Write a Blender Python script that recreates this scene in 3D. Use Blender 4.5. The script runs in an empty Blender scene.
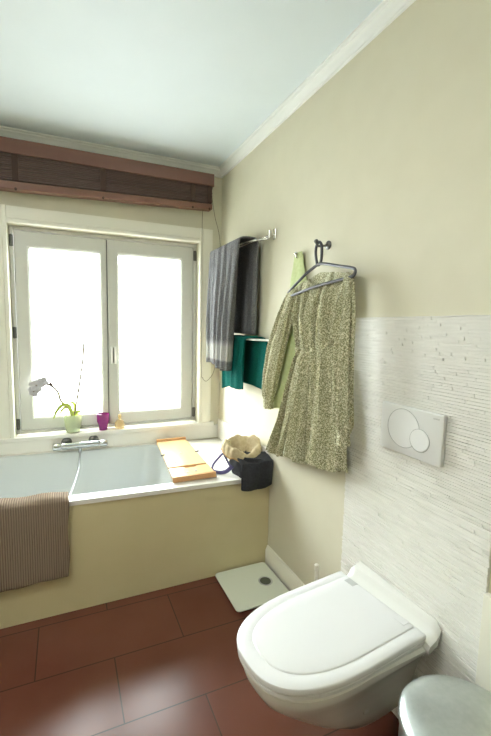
import bpy, bmesh, math, random
from mathutils import Vector, Matrix, noise
random.seed(7)
C = bpy.context.scene.collection
PI = math.pi
sin, cos = math.sin, math.cos

# ------------------------------------------------------------------ materials
def mat(name, col, rough=.5, metal=0, spec=.5, **kw):
    m = bpy.data.materials.new(name); m.use_nodes = True
    b = m.node_tree.nodes['Principled BSDF']
    b.inputs['Base Color'].default_value = (*col, 1)
    b.inputs['Roughness'].default_value = rough
    b.inputs['Metallic'].default_value = metal
    b.inputs['Specular IOR Level'].default_value = spec
    for k, v in kw.items():
        b.inputs[k.replace('_', ' ')].default_value = v
    return m

def nodes(m):
    nt = m.node_tree
    return nt, nt.nodes['Principled BSDF']

def coords(nt, scale=(1, 1, 1), rot=(0, 0, 0), loc=(0, 0, 0)):
    tc = nt.nodes.new('ShaderNodeTexCoord'); mp = nt.nodes.new('ShaderNodeMapping')
    mp.inputs['Scale'].default_value = scale; mp.inputs['Rotation'].default_value = rot
    mp.inputs['Location'].default_value = loc
    nt.links.new(tc.outputs['Object'], mp.inputs['Vector'])
    return mp.outputs['Vector']

def noise_node(nt, vec, scale, detail=3, rough=.5):
    n = nt.nodes.new('ShaderNodeTexNoise'); n.inputs['Scale'].default_value = scale
    n.inputs['Detail'].default_value = detail; n.inputs['Roughness'].default_value = rough
    nt.links.new(vec, n.inputs['Vector']); return n

def ramp(nt, fac, stops):
    r = nt.nodes.new('ShaderNodeValToRGB'); e = r.color_ramp.elements
    while len(e) < len(stops): e.new(.5)
    for el, (p, c) in zip(e, stops): el.position = p; el.color = (*c, 1)
    nt.links.new(fac, r.inputs['Fac']); return r

def bump(nt, b, h, strength=.3, dist=.002):
    n = nt.nodes.new('ShaderNodeBump'); n.inputs['Strength'].default_value = strength
    n.inputs['Distance'].default_value = dist
    nt.links.new(h, n.inputs['Height']); nt.links.new(n.outputs['Normal'], b.inputs['Normal'])

def noisy(name, c1, c2, scale, rough=.5, strength=.2, dist=.001, vs=(1, 1, 1), spec=.5, metal=0, detail=4):
    m = mat(name, c1, rough, metal, spec); nt, b = nodes(m)
    n = noise_node(nt, coords(nt, vs), scale, detail)
    r = ramp(nt, n.outputs['Fac'], [(.3, c1), (.7, c2)])
    nt.links.new(r.outputs['Color'], b.inputs['Base Color'])
    if strength: bump(nt, b, n.outputs['Fac'], strength, dist)
    return m

M = {}
M['wall'] = noisy('wall_paint', (.645, .615, .485), (.665, .635, .505), 9, .55, .06, .002, spec=.3)
M['ceiling'] = noisy('ceiling_paint', (.73, .81, .86), (.75, .83, .88), 5, .6, .03, .001, spec=.3)
M['cornice'] = mat('cornice_paint', (.84, .86, .85), .5)
M['casing'] = mat('casing_paint', (.80, .78, .68), .35)
M['pvc'] = mat('window_frame_white', (.60, .60, .555), .3)
M['gasket'] = mat('dark_gasket', (.05, .05, .045), .6)
M['ledge'] = mat('ledge_tile', (.80, .78, .72), .3)
M['apron'] = noisy('apron_paint', (.58, .51, .30), (.60, .53, .32), 8, .4, .04, .001)
M['acrylic'] = mat('bath_acrylic', (.62, .65, .645), .2)
M['ceramic'] = mat('white_ceramic', (.76, .76, .72), .12)
M['seat_plastic'] = mat('seat_plastic', (.75, .755, .755), .22)
M['plate_plastic'] = mat('plate_plastic', (.82, .83, .83), .3)
M['grey_plastic'] = mat('grey_plastic', (.45, .46, .45), .4)
M['plate_gap'] = mat('plate_gap', (.42, .43, .43), .4)
M['steel'] = mat('chrome', (.60, .61, .61), .16, 1)
M['brushed'] = noisy('brushed_steel', (.52, .57, .56), (.60, .64, .63), 60, .36, .05, .0004, vs=(1, 1, .05), metal=1)
M['hose'] = mat('hose_metal', (.36, .37, .38), .4, .6)
M['hinge'] = mat('hinge_metal', (.13, .13, .115), .35, .5)
M['dark_metal'] = mat('dark_metal', (.16, .16, .15), .35, .8)
M['rail_metal'] = mat('rail_metal', (.78, .77, .72), .25, 1)
M['white_metal'] = mat('white_metal', (.85, .85, .82), .3)
M['black_plastic'] = mat('black_plastic', (.03, .03, .03), .4)
M['hanger'] = mat('hanger_plastic', (.055, .058, .070), .35)
M['cord'] = mat('blind_cord', (.20, .16, .10), .8)
M['wood'] = noisy('pale_wood', (.58, .36, .17), (.66, .44, .23), 14, .3, .05, .0005, vs=(1, .12, 1))
M['wood_edge'] = noisy('wood_edge', (.52, .27, .11), (.60, .34, .15), 14, .4, .05, .0005, vs=(.2, 1, 1))
M['valance'] = noisy('valance_wood', (.155, .070, .05), (.19, .086, .063), 12, .42, .05, .0005, vs=(.08, 1, 1))
M['slat'] = noisy('blind_slat_wood', (.072, .042, .034), (.12, .070, .056), 16, .5, .1, .0005, vs=(.06, 1, 3))
M['blind_rail'] = noisy('blind_rail_wood', (.17, .080, .055), (.22, .105, .073), 12, .42, .05, .0005, vs=(.08, 1, 1))
M['tape'] = mat('ladder_tape', (.06, .032, .024), .8)
M['scale_glass'] = mat('scale_glass', (.72, .76, .66), .08, 0, .6)
M['display'] = mat('scale_display', (.10, .11, .09), .2)
M['plant_leaf'] = mat('orchid_leaf', (.42, .50, .08), .4)
M['stem'] = mat('orchid_stem', (.22, .17, .10), .6)
M['bud'] = mat('orchid_bud', (.10, .06, .05), .6)
M['bark'] = noisy('bark_soil', (.10, .06, .035), (.20, .13, .08), 120, .9, .5, .004)
M['candle'] = mat('amber_liquid', (.62, .36, .10), .1, 0, .5, Transmission_Weight=.4)
M['navy'] = noisy('navy_webbing', (.06, .055, .15), (.09, .08, .21), 200, .8, .3, .001)
M['bag_black'] = noisy('black_canvas', (.012, .013, .018), (.028, .03, .038), 90, .75, .3, .002)
M['bag_beige'] = noisy('beige_lining', (.44, .35, .21), (.54, .45, .29), 60, .85, .3, .002)
M['bag_rim'] = mat('tan_binding', (.40, .25, .11), .7)
M['teal'] = noisy('teal_terry', (.0, .062, .052), (.004, .105, .088), 170, .95, .8, .004, spec=.1)
M['green_cloth'] = noisy('pale_green_cloth', (.46, .52, .27), (.53, .59, .33), 60, .9, .2, .001, spec=.15)
M['rear_wall'] = M['wall']

# window glass: clear thin pane
m = bpy.data.materials.new('window_glass'); m.use_nodes = True; nt = m.node_tree; nt.nodes.clear()
o_ = nt.nodes.new('ShaderNodeOutputMaterial'); mx = nt.nodes.new('ShaderNodeMixShader')
t_ = nt.nodes.new('ShaderNodeBsdfTransparent'); g_ = nt.nodes.new('ShaderNodeBsdfGlossy')
g_.inputs['Roughness'].default_value = .05; t_.inputs['Color'].default_value = (.97, .985, .97, 1)
mx.inputs[0].default_value = .05
nt.links.new(t_.outputs[0], mx.inputs[1]); nt.links.new(g_.outputs[0], mx.inputs[2]); nt.links.new(mx.outputs[0], o_.inputs[0])
M['glass'] = m
def tinted(name, col, f=.55, rough=.1):
    m = bpy.data.materials.new(name); m.use_nodes = True; nt = m.node_tree; b = nt.nodes['Principled BSDF']
    b.inputs['Base Color'].default_value = (*col, 1); b.inputs['Roughness'].default_value = rough
    t = nt.nodes.new('ShaderNodeBsdfTransparent'); t.inputs['Color'].default_value = (*col, 1)
    mx = nt.nodes.new('ShaderNodeMixShader'); mx.inputs[0].default_value = f
    nt.links.new(t.outputs[0], mx.inputs[1]); nt.links.new(b.outputs[0], mx.inputs[2])
    nt.links.new(mx.outputs[0], nt.nodes['Material Output'].inputs[0]); return m
M['pot_glass'] = tinted('green_glass', (.80, .86, .64), .5)
M['petal'] = tinted('orchid_petal', (.62, .60, .62), .9, .6)
M['purple_glass'] = tinted('purple_glass', (.30, .03, .20), .8)
M['amber_glass'] = tinted('amber_glass', (.96, .85, .60), .35)

# terracotta floor tiles, 60 x 29 cm, half bond
m = mat('floor_tiles', (.2, .06, .04), .3, 0, .4); nt, b = nodes(m)
v = coords(nt, (1, 1, 1), loc=(.915 + 1.2, 1.156 + 2.925, 0))
br = nt.nodes.new('ShaderNodeTexBrick'); br.inputs['Scale'].default_value = 1
br.inputs['Brick Width'].default_value = .60; br.inputs['Row Height'].default_value = .2925
br.inputs['Mortar Size'].default_value = .0025; br.inputs['Mortar Smooth'].default_value = .2
br.offset = .5
br.inputs['Color1'].default_value = (.0, .0, .0, 1); br.inputs['Color2'].default_value = (1, 1, 1, 1); br.inputs['Mortar'].default_value = (.5, .5, .5, 1)
nt.links.new(v, br.inputs['Vector'])
n1 = noise_node(nt, v, 3, 3, .5)
r1 = ramp(nt, n1.outputs['Fac'], [(.2, (.125, .042, .026)), (.5, (.145, .051, .033)), (.8, (.165, .060, .040))])
mixt = nt.nodes.new('ShaderNodeMix'); mixt.data_type = 'RGBA'; mixt.blend_type = 'MULTIPLY'; mixt.inputs[0].default_value = .10
nt.links.new(r1.outputs['Color'], mixt.inputs[6]); nt.links.new(br.outputs['Color'], mixt.inputs[7])
mg = nt.nodes.new('ShaderNodeMix'); mg.data_type = 'RGBA'; mg.inputs[7].default_value = (.055, .03, .02, 1)
nt.links.new(br.outputs['Fac'], mg.inputs[0]); nt.links.new(mixt.outputs[2], mg.inputs[6])
nt.links.new(mg.outputs[2], b.inputs['Base Color'])
n2 = noise_node(nt, v, 14, 5, .65)
rr = ramp(nt, n2.outputs['Fac'], [(0, (.24,) * 3), (1, (.27,) * 3)])
nt.links.new(rr.outputs['Color'], b.inputs['Roughness'])
ms = nt.nodes.new('ShaderNodeMath'); ms.operation = 'MULTIPLY_ADD'; ms.inputs[1].default_value = -1.5
nt.links.new(br.outputs['Fac'], ms.inputs[0]); nt.links.new(n2.outputs['Fac'], ms.inputs[2])
bump(nt, b, ms.outputs[0], .12, .003)
M['floor'] = m

# split-face mosaic: each strip is real geometry, colour varies a touch
m = mat('mosaic_stone', (.8, .79, .75), .38); nt, b = nodes(m)
v = coords(nt, (1, 9, 80)); n = noise_node(nt, v, 1.3, 2)
r = ramp(nt, n.outputs['Fac'], [(.3, (.75, .74, .70)), (.7, (.83, .82, .78))])
nt.links.new(r.outputs['Color'], b.inputs['Base Color'])
n = noise_node(nt, coords(nt), 160, 3); bump(nt, b, n.outputs['Fac'], .35, .003)
M['mosaic'] = m

# dress print: small leaf flecks, dark green and ivory
m = mat('leaf_print_cloth', (.5, .5, .3), .8, spec=.2); nt, b = nodes(m)
v = coords(nt, (1, 1, 1)); nz = noise_node(nt, v, 60, 3, .6)
vo = nt.nodes.new('ShaderNodeTexVoronoi'); vo.inputs['Scale'].default_value = 215
mv = nt.nodes.new('ShaderNodeVectorMath'); mv.operation = 'MULTIPLY_ADD'; mv.inputs[1].default_value = (.02,) * 3
nt.links.new(nz.outputs['Color'], mv.inputs[0]); nt.links.new(v, mv.inputs[2]); nt.links.new(mv.outputs[0], vo.inputs['Vector'])
r = ramp(nt, vo.outputs['Distance'], [(.10, (.15, .15, .08)), (.34, (.21, .21, .115)), (.50, (.36, .35, .22)), (.68, (.64, .61, .45)), (.9, (.72, .69, .53))])
nt.links.new(r.outputs['Color'], b.inputs['Base Color'])
M['print'] = m

# grey towel; light on its lower folds painted as a pale band
def towel_mat():
    m = mat('grey_terry', (.1, .1, .1), .95, spec=.1); nt, b = nodes(m)
    n = noise_node(nt, coords(nt), 170, 3)
    r = ramp(nt, n.outputs['Fac'], [(.3, (.10, .10, .108)), (.7, (.24, .24, .25))])
    tc = nt.nodes.new('ShaderNodeTexCoord'); sp = nt.nodes.new('ShaderNodeSeparateXYZ')
    nt.links.new(tc.outputs['Object'], sp.inputs[0])
    k = ramp(nt, sp.outputs['Z'], [(0, (0,) * 3), (.001, (0,) * 3)])
    mr = nt.nodes.new('ShaderNodeMapRange'); mr.inputs['From Min'].default_value = -.80; mr.inputs['From Max'].default_value = 0
    nt.links.new(sp.outputs['Z'], mr.inputs['Value'])
    k = ramp(nt, mr.outputs[0], [(.07, (0,) * 3), (.085, (1,) * 3), (.19, (1,) * 3), (.24, (0,) * 3)])
    nt.links.new(mr.outputs[0], k.inputs['Fac'])
    mx = nt.nodes.new('ShaderNodeMix'); mx.data_type = 'RGBA'; mx.inputs[7].default_value = (.40, .395, .385, 1)
    nt.links.new(k.outputs['Color'], mx.inputs[0]); nt.links.new(r.outputs['Color'], mx.inputs[6])
    nt.links.new(mx.outputs[2], b.inputs['Base Color']); bump(nt, b, n.outputs['Fac'], .8, .004); return m
M['grey_towel'] = towel_mat()
# ribbed brown mat
m = mat('brown_rib', (.3, .22, .16), .95, spec=.1); nt, b = nodes(m)
w = nt.nodes.new('ShaderNodeTexWave'); w.bands_direction = 'X'; w.inputs['Scale'].default_value = 32; w.inputs['Distortion'].default_value = .6
w.inputs['Detail'].default_value = 2
nt.links.new(coords(nt), w.inputs['Vector'])
r = ramp(nt, w.outputs['Fac'], [(.15, (.19, .135, .098)), (.8, (.30, .235, .178))])
nt.links.new(r.outputs['Color'], b.inputs['Base Color'])
n = noise_node(nt, coords(nt), 200, 2); bump(nt, b, n.outputs['Fac'], .6, .003)
M['mat'] = m

# ------------------------------------------------------------------ helpers
def worig(o):
    p = Vector((0, 0, 0))
    while o is not None:
        p += o.location; o = o.parent
    return p

def obj(name, bm, material, parent=None, smooth=True, base=None, solid=0, sub=0, bev=0):
    """links bm (world coordinates) as ONE mesh object"""
    bmesh.ops.recalc_face_normals(bm, faces=bm.faces)
    me = bpy.data.meshes.new(name); o = bpy.data.objects.new(name, me); C.objects.link(o)
    if parent is not None:
        o.parent = parent; org = worig(parent)
    else:
        org = Vector(base) if base else Vector((0, 0, 0)); o.location = org
    bmesh.ops.translate(bm, verts=bm.verts, vec=-org)
    bm.to_mesh(me); bm.free(); me.materials.append(M[material] if isinstance(material, str) else material)
    if smooth:
        me.polygons.foreach_set('use_smooth', [True] * len(me.polygons))
        try: me.set_sharp_from_angle(angle=math.radians(38))
        except Exception: pass
    if solid:
        s = o.modifiers.new('solid', 'SOLIDIFY'); s.thickness = solid; s.offset = 0
    if bev:
        s = o.modifiers.new('bevel', 'BEVEL'); s.width = bev; s.segments = 3; s.limit_method = 'ANGLE'
    if sub:
        s = o.modifiers.new('sub', 'SUBSURF'); s.levels = sub; s.render_levels = sub
    return o

def thing(name, label, cat, loc, group=None):
    o = bpy.data.objects.new(name, None); C.objects.link(o); o.location = loc; o.empty_display_size = .05
    return tag(o, label, cat, group)

def tag(o, label, cat, group=None):
    o['label'] = label; o['category'] = cat
    if group: o['group'] = group
    return o

def struct(o):
    o['kind'] = 'structure'; return o

def NB(): return bmesh.new()

def box(bm, x0, x1, y0, y1, z0, z1, f=None):
    vs = [bm.verts.new((x, y, z)) for x in (x0, x1) for y in (y0, y1) for z in (z0, z1)]
    if f:
        for v in vs: v.co = f(v.co)
    for q in ((0, 1, 3, 2), (4, 6, 7, 5), (0, 4, 5, 1), (2, 3, 7, 6), (0, 2, 6, 4), (1, 5, 7, 3)):
        bm.faces.new([vs[i] for i in q])
    return vs

def B(*a, f=None):
    bm = NB(); box(bm, *a, f=f); return bm

def loft(bm, rings, closed=True, caps=True):
    """rings: lists of points of equal length"""
    R = [[bm.verts.new(p) for p in r] for r in rings]
    n = len(R[0])
    for a, b in zip(R, R[1:]):
        for i in range(n if closed else n - 1):
            j = (i + 1) % n
            try: bm.faces.new((a[i], a[j], b[j], b[i]))
            except ValueError: pass
    if caps and closed:
        bm.faces.new(R[0]); bm.faces.new(R[-1][::-1])
    return R

def tube(bm, pts, r, n=8, closed=False, flat=1.0):
    pts = [Vector(p) for p in pts]; N = len(pts); rings = []; nrm = None
    for i, p in enumerate(pts):
        a = pts[(i - 1) % N] if (closed or i > 0) else p
        c = pts[(i + 1) % N] if (closed or i < N - 1) else p
        t = (c - a).normalized()
        if nrm is None:
            nrm = t.cross(Vector((0, 0, 1)))
            if nrm.length < .1: nrm = t.cross(Vector((1, 0, 0)))
        nrm = (nrm - t * nrm.dot(t)).normalized(); bi = t.cross(nrm)
        rr = r[i] if isinstance(r, (list, tuple)) else r
        rings.append([p + nrm * rr * cos(2 * PI * k / n) + bi * rr * flat * sin(2 * PI * k / n) for k in range(n)])
    if closed: rings.append(rings[0]); loft(bm, rings, caps=False); bmesh.ops.remove_doubles(bm, verts=bm.verts, dist=1e-6)
    else: loft(bm, rings)

def smoothpath(pts, k=6):
    P = [Vector(p) for p in pts]; out = []
    for i in range(len(P) - 1):
        a, b, c, d = P[max(i - 1, 0)], P[i], P[i + 1], P[min(i + 2, len(P) - 1)]
        for j in range(k):
            t = j / k
            out.append(.5 * (2 * b + (c - a) * t + (2 * a - 5 * b + 4 * c - d) * t * t + (3 * b - a - 3 * c + d) * t ** 3))
    out.append(P[-1]); return out

def lathe(bm, prof, c, n=32, axis='z', f=None):
    """prof: (radius, height)"""
    rings = []
    for r, h in prof:
        ring = []
        for k in range(n):
            a = 2 * PI * k / n; rr = max(r, 1e-4)
            if f: rr *= f(a, h)
            p = Vector((rr * cos(a), rr * sin(a), h))
            if axis == 'x': p = Vector((h, p.x, p.y))
            if axis == 'y': p = Vector((p.x, h, p.y))
            ring.append(Vector(c) + p)
        rings.append(ring)
    loft(bm, rings)

def sheet(bm, grid):
    R = [[bm.verts.new(p) for p in row] for row in grid]
    for a, b in zip(R, R[1:]):
        for i in range(len(a) - 1): bm.faces.new((a[i], a[i + 1], b[i + 1], b[i]))

def interp(tab, t):
    if t <= tab[0][0]: return tab[0][1:]
    for a, b in zip(tab, tab[1:]):
        if t <= b[0]:
            u = (t - a[0]) / (b[0] - a[0]); return [p + (q - p) * u for p, q in zip(a[1:], b[1:])]
    return tab[-1][1:]

# ------------------------------------------------------------------ room shell
XL, YR, ZC = -2.05, -3.75, 2.50
struct(obj('floor', B(XL - .1, .1, YR - .1, .3, -.1, 0), 'floor', smooth=False))
struct(obj('ceiling', B(XL - .1, .1, YR - .1, .3, ZC, ZC + .1), 'ceiling', smooth=False))
struct(obj('wall_right', B(0, .1, YR, .3, 0, ZC), 'wall', smooth=False))
struct(obj('wall_left', B(XL - .1, XL, YR, .3, 0, ZC), 'wall', smooth=False))
struct(obj('wall_rear', B(XL, 0, YR - .1, YR, 0, ZC), 'wall', smooth=False))
OX0, OX1, OZ0, OZ1 = -1.372, -.172, .665, 1.975
bm = NB()
box(bm, XL, OX0, 0, .3, 0, ZC); box(bm, OX1, 0, 0, .3, 0, ZC)
box(bm, OX0, OX1, 0, .3, 0, OZ0 - .02); box(bm, OX0, OX1, 0, .3, OZ1, ZC)
struct(obj('wall_back', bm, 'wall', smooth=False))

# cornice (moulded profile) along the right and the back wall
prof = [(0, -.058), (.010, -.056), (.010, -.046), (.014, -.043), (.018, -.032), (.024, -.022), (.030, -.018), (.031, -.010), (.041, -.008), (.042, 0), (0, 0)]
bm = NB(); loft(bm, [[(-d, y, ZC + h) for d, h in prof] for y in (YR, 0)])
struct(obj('trim_1', bm, 'cornice'))
bm = NB(); loft(bm, [[(x, -d, ZC + h) for d, h in prof] for x in (XL, 0)])
struct(obj('trim_2', bm, 'cornice'))

# baseboard on the right wall between the bath and the tiling
bp = [(0, 0), (.016, 0), (.016, .088), (.012, .096), (.007, .112), (0, .115)]
bm = NB(); loft(bm, [[(-d, y, h) for d, h in bp] for y in (-1.452, -.812)])
struct(obj('baseboard_right', bm, 'casing'))

# split-face stone mosaic panel behind the toilet
bm = NB(); z = .0
box(bm, -.0052, -.0005, -2.048, -1.455, 0, 1.428)
while z < 1.425:
    h = random.uniform(.0082, .0108); h = min(h, 1.428 - z)
    y = -1.455 - random.choice([0, 0, 0, random.uniform(0, .003)])
    while y > -2.047:
        l = random.choice([random.uniform(.02, .05), random.uniform(.05, .13), random.uniform(.08, .16)])
        y1 = max(y - l, -2.048)
        d = random.choice([.0085, .0095, .010, .0105, .011, .012]) + random.uniform(-.0008, .0008)
        vs = box(bm, -d, -.003, y1 + .0002, y, z + .0008, z + h - .0008)
        for q in vs[:4]: q.co.x += random.uniform(-.0009, .0009)
        y = y1
    z += h
struct(obj('trim_3', bm, 'mosaic', smooth=False))
# edging board where the tiling ends
struct(obj('trim_4', B(-.022, 0, -2.16, -2.0485, 0, .66), 'casing', smooth=False, bev=.002))

# ------------------------------------------------------------------ window
w1 = struct(bpy.data.objects.new('window_1', None)); C.objects.link(w1); w1.location = (-.772, 0, .672)
bm = NB()
ax0, ax1, az1 = -1.475, -.074, 2.072
def casing_bar(bm, a, b, inn, out, vert):
    # stepped architrave: flat board with a bead on its inner edge
    d = [(out, -.001), (out, -.018), (inn + (out - inn) * .28, -.018), (inn + (out - inn) * .22, -.026), (inn + (out - inn) * .04, -.026), (inn, -.020), (inn, -.001)]
    if vert: loft(bm, [[(p, q, zz) for p, q in d] for zz in (a, b)])
    else: loft(bm, [[(xx, q, p) for p, q in d] for xx in (a, b)])
casing_bar(bm, .672, az1, OX0, ax0, True); casing_bar(bm, .672, az1, OX1, ax1, True); casing_bar(bm, OX0, OX1, OZ1, az1, False)
obj('window_casing', bm, 'casing', w1)
bm = NB()   # outer frame lining the opening
FX0, FX1, FZ0, FZ1 = OX0 + .001, OX1 - .001, .672, OZ1 - .001
fw = .022
for a in ((FX0, FX0 + fw, FZ0, FZ1), (FX1 - fw, FX1, FZ0, FZ1), (FX0 + fw, FX1 - fw, FZ1 - fw, FZ1), (FX0 + fw, FX1 - fw, FZ0, FZ0 + fw)):
    box(bm, a[0], a[1], .045, .135, a[2], a[3])
obj('window_frame', bm, 'pvc', w1, smooth=False, bev=.003)
XM = -.800
def sash(x0, x1, gx0, gx1, gz0, gz1):
    z0, z1 = FZ0 + fw + .003, FZ1 - fw - .003
    bm = NB()
    def ring(o0, o1, p0, p1, y): return [(o0, y, p0), (o1, y, p0), (o1, y, p1), (o0, y, p1)]
    rings = [ring(x0, x1, z0, z1, .115), ring(x0, x1, z0, z1, .052), ring(x0 + .006, x1 - .006, z0 + .006, z1 - .006, .046),
             ring(gx0 - .012, gx1 + .012, gz0 - .012, gz1 + .012, .046), ring(gx0 - .007, gx1 + .007, gz0 - .007, gz1 + .007, .050),
             ring(gx0, gx1, gz0, gz1, .055), ring(gx0, gx1, gz0, gz1, .100), ring(x0, x1, z0, z1, .115)]
    loft(bm, rings, caps=False); bmesh.ops.remove_doubles(bm, verts=bm.verts, dist=1e-6)
    s = obj('sash', bm, 'pvc', w1)
    obj('pane', B(gx0 - .004, gx1 + .004, .058, .062, gz0 - .004, gz1 + .004), 'glass', s, smooth=False)
    return s
sl = sash(FX0 + fw + .003, XM - .003, -1.263, -.845, .782, 1.850)
sr = sash(XM + .003, FX1 - fw - .003, -.724, -.292, .782, 1.852)
obj('meeting_gasket', B(XM - .0029, XM + .0029, .056, .11, .70, 1.945), 'gasket', w1, smooth=False)
def hinge(x, z, par):
    bm = NB()
    tube(bm, [(x, .038, z - .036), (x, .038, z + .036)], .005, 10)
    for dz in (-.02, .02): tube(bm, [(x, .038, z + dz - .002), (x, .038, z + dz + .002)], .007, 10)
    box(bm, x - .011, x + .011, .041, .0455, z - .034, z + .034)
    obj('hinge', bm, 'hinge', par)
for z in (1.885, 1.325, .742): hinge(FX0 + .012, z, w1)
for z in (1.89, .742): hinge(FX1 - .014, z, w1)
hx = -.766
bm = NB(); tube(bm, [(hx - .011, .038, 1.12), (hx + .011, .038, 1.12), (hx + .011, .038, 1.235), (hx - .011, .038, 1.235)], .0075, 8, closed=True)
hp = obj('handle', bm, 'white_metal', w1)
obj('handle_plate', B(hx - .0065, hx + .0065, .040, .0459, 1.126, 1.229), 'dark_metal', hp, smooth=False, bev=.002)
# sill board and the tiled upstand below it
obj('window_sill', B(-1.60, -.05, -.032, .0455, .645, .672), 'ledge', w1, smooth=False, bev=.004)
struct(obj('trim_5', B(XL, -.0, -.016, -.0005, .545, .6445), 'ledge', smooth=False, bev=.003))
struct(obj('trim_6', B(-.014, -.0005, -.795, -.017, .545, .690), 'ledge', smooth=False, bev=.003))

# ------------------------------------------------------------------ blind
def tilt(p): return Vector((p.x, p.y, p.z + .046 * (p.x + 1.42) / 1.31 * max(0, min(1, (2.352 - p.z) / .2))))
bl = thing('wooden_blind', 'dark brown wooden blind raised above the window', 'blind', (-.9, -.07, 2.13))
BX0, BX1 = -1.85, -.10
bm = NB(); box(bm, BX0, BX1, -.105, -.093, 2.338, 2.418); box(bm, BX1 - .012, BX1, -.093, -.002, 2.338, 2.418); box(bm, BX0, BX0 + .012, -.093, -.002, 2.338, 2.418)
obj('valance', bm, 'valance', bl, smooth=False, bev=.002)
obj('head_rail', B(BX0 + .02, BX1 - .02, -.085, -.02, 2.365, 2.41), 'slat', bl, smooth=False)
SX0, SX1 = -1.84, -.108
z = 2.193; k = 0
while z < 2.352:   # gathered stack of slats, hanging a little higher on the right
    y0 = -.092 + random.uniform(-.003, .003)
    bm = B(SX0 + random.uniform(0, .004), SX1 - random.uniform(0, .004), y0, -.035, z, z + .0085, f=tilt)
    obj('slat', bm, 'slat', bl, smooth=False, bev=.001); z += .0112; k += 1
obj('bottom_rail', B(SX0, SX1, -.096, -.032, 2.142, 2.186, f=tilt), 'blind_rail', bl, smooth=False, bev=.004)
for x in (-1.79, -1.31, -.83, -.25, -.13):
    obj('ladder_tape', B(x - .016, x + .016, -.0975, -.0962, 2.19, 2.345, f=tilt), 'tape', bl, smooth=False)
    bm = NB(); lathe(bm, [(.002, -.012), (.006, -.010), (.007, 0), (.003, .004)], tilt(Vector((x, -.0975, 2.148))), 10)
    obj('cord_knot', bm, 'tape', bl)
bm = NB()
tube(bm, smoothpath([(-.172, -.085, 2.19), (-.170, -.062, 2.12), (-.166, -.055, 1.6), (-.162, -.055, 1.08), (-.150, -.05, 1.01), (-.125, -.045, .985), (-.10, -.04, .995)], 6), .0018, 6)
tube(bm, smoothpath([(-.112, -.07, 2.33), (-.075, -.055, 2.16), (-.028, -.05, 1.965), (-.022, -.045, 1.5), (-.05, -.042, 1.10), (-.10, -.04, .995)], 6), .0018, 6)
obj('pull_cord', bm, 'cord', bl)

# ------------------------------------------------------------------ bath
def RZ(x): return .553 + -.020 * (x + .75)
def shear(p): return Vector((p.x, p.y, p.z + -.020 * (p.x + .75)))
bt = thing('bathtub', 'white built-in bathtub with cream front panel under the window', 'bathtub', (-.95, -.41, 0))
TX0, TX1 = XL + .003, -.455     # basin opening
def rrect(x0, x1, y0, y1, r, z, n=8):
    pts = []
    for cx, cy, a0 in ((x1 - r, y1 - r, 0), (x0 + r, y1 - r, PI / 2), (x0 + r, y0 + r, PI), (x1 - r, y0 + r, 1.5 * PI)):
        for k in range(n + 1):
            a = a0 + PI / 2 * k / n; pts.append((cx + r * cos(a), cy + r * sin(a), z))
    return pts
bx0, bx1, by0, by1 = -1.98, -.455, -.752, -.045
bm = NB()
rings = [rrect(bx0, bx1, by0, by1, .10, .553), rrect(bx0 + .012, bx1 - .012, by0 + .010, by1 - .008, .10, .546),
         rrect(bx0 + .05, bx1 - .03, by0 + .03, by1 - .03, .12, .42), rrect(bx0 + .12, bx1 - .06, by0 + .06, by1 - .05, .13, .22),
         rrect(bx0 + .2, bx1 - .12, by0 + .11, by1 - .10, .12, .15), rrect(bx0 + .35, bx1 - .25, by0 + .2, by1 - .2, .1, .14)]
R = loft(bm, rings, caps=False); bm.faces.new(R[-1])
for f in bm.verts: f.co = shear(f.co)
obj('basin', bm, 'acrylic', bt)
# rim / surround slab with the basin opening
bm = NB()
o = [(TX0, -.820), (-.002, -.820), (-.002, -.017), (TX0, -.017)]
def slab(zt, outer, inner):
    return [bm.verts.new((x, y, zt)) for x, y in outer], [bm.verts.new((x, y, zt)) for x, y, _ in inner]
inn = rrect(bx0, bx1, by0, by1, .10, 0)
ot, it = slab(.5531, o, inn); ob_, ib = slab(.530, o, inn)
def fill(bm, outer, inner):
    # inner order: corner arcs ++ , -+ , -- , +-  ; outer order: --, +-, ++, -+
    n = 9; arcs = [inner[k * n:(k + 1) * n] for k in range(4)]
    corner = [outer[2], outer[3], outer[0], outer[1]]
    for k in range(4):
        a = arcs[k]; c = corner[k]
        for i in range(n - 1): bm.faces.new((c, a[i], a[i + 1]))
        nx = (k + 1) % 4
        bm.faces.new((c, a[-1], arcs[nx][0], corner[nx]))
fill(bm, ot, it); fill(bm, ob_, ib)
for a, b_, n in ((ot, ob_, 4), (it, ib, 36)):
    for i in range(n):
        j = (i + 1) % n; bm.faces.new((a[i], a[j], b_[j], b_[i]))
for f in bm.verts: f.co = shear(f.co)
obj('rim', bm, 'ledge', bt, smooth=False)
bm = B(TX0, -.002, -.812, -.800, .001, .5295)
for v_ in bm.verts:
    if v_.co.z > .3: v_.co = shear(v_.co)
obj('front_panel', bm, 'apron', bt, smooth=False)
bm = NB(); lathe(bm, [(.026, 0), (.026, .003), (.02, .004), (.0, .004)], (-1.2, -.40, .149), 20)
obj('drain', bm, 'steel', bt)

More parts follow.
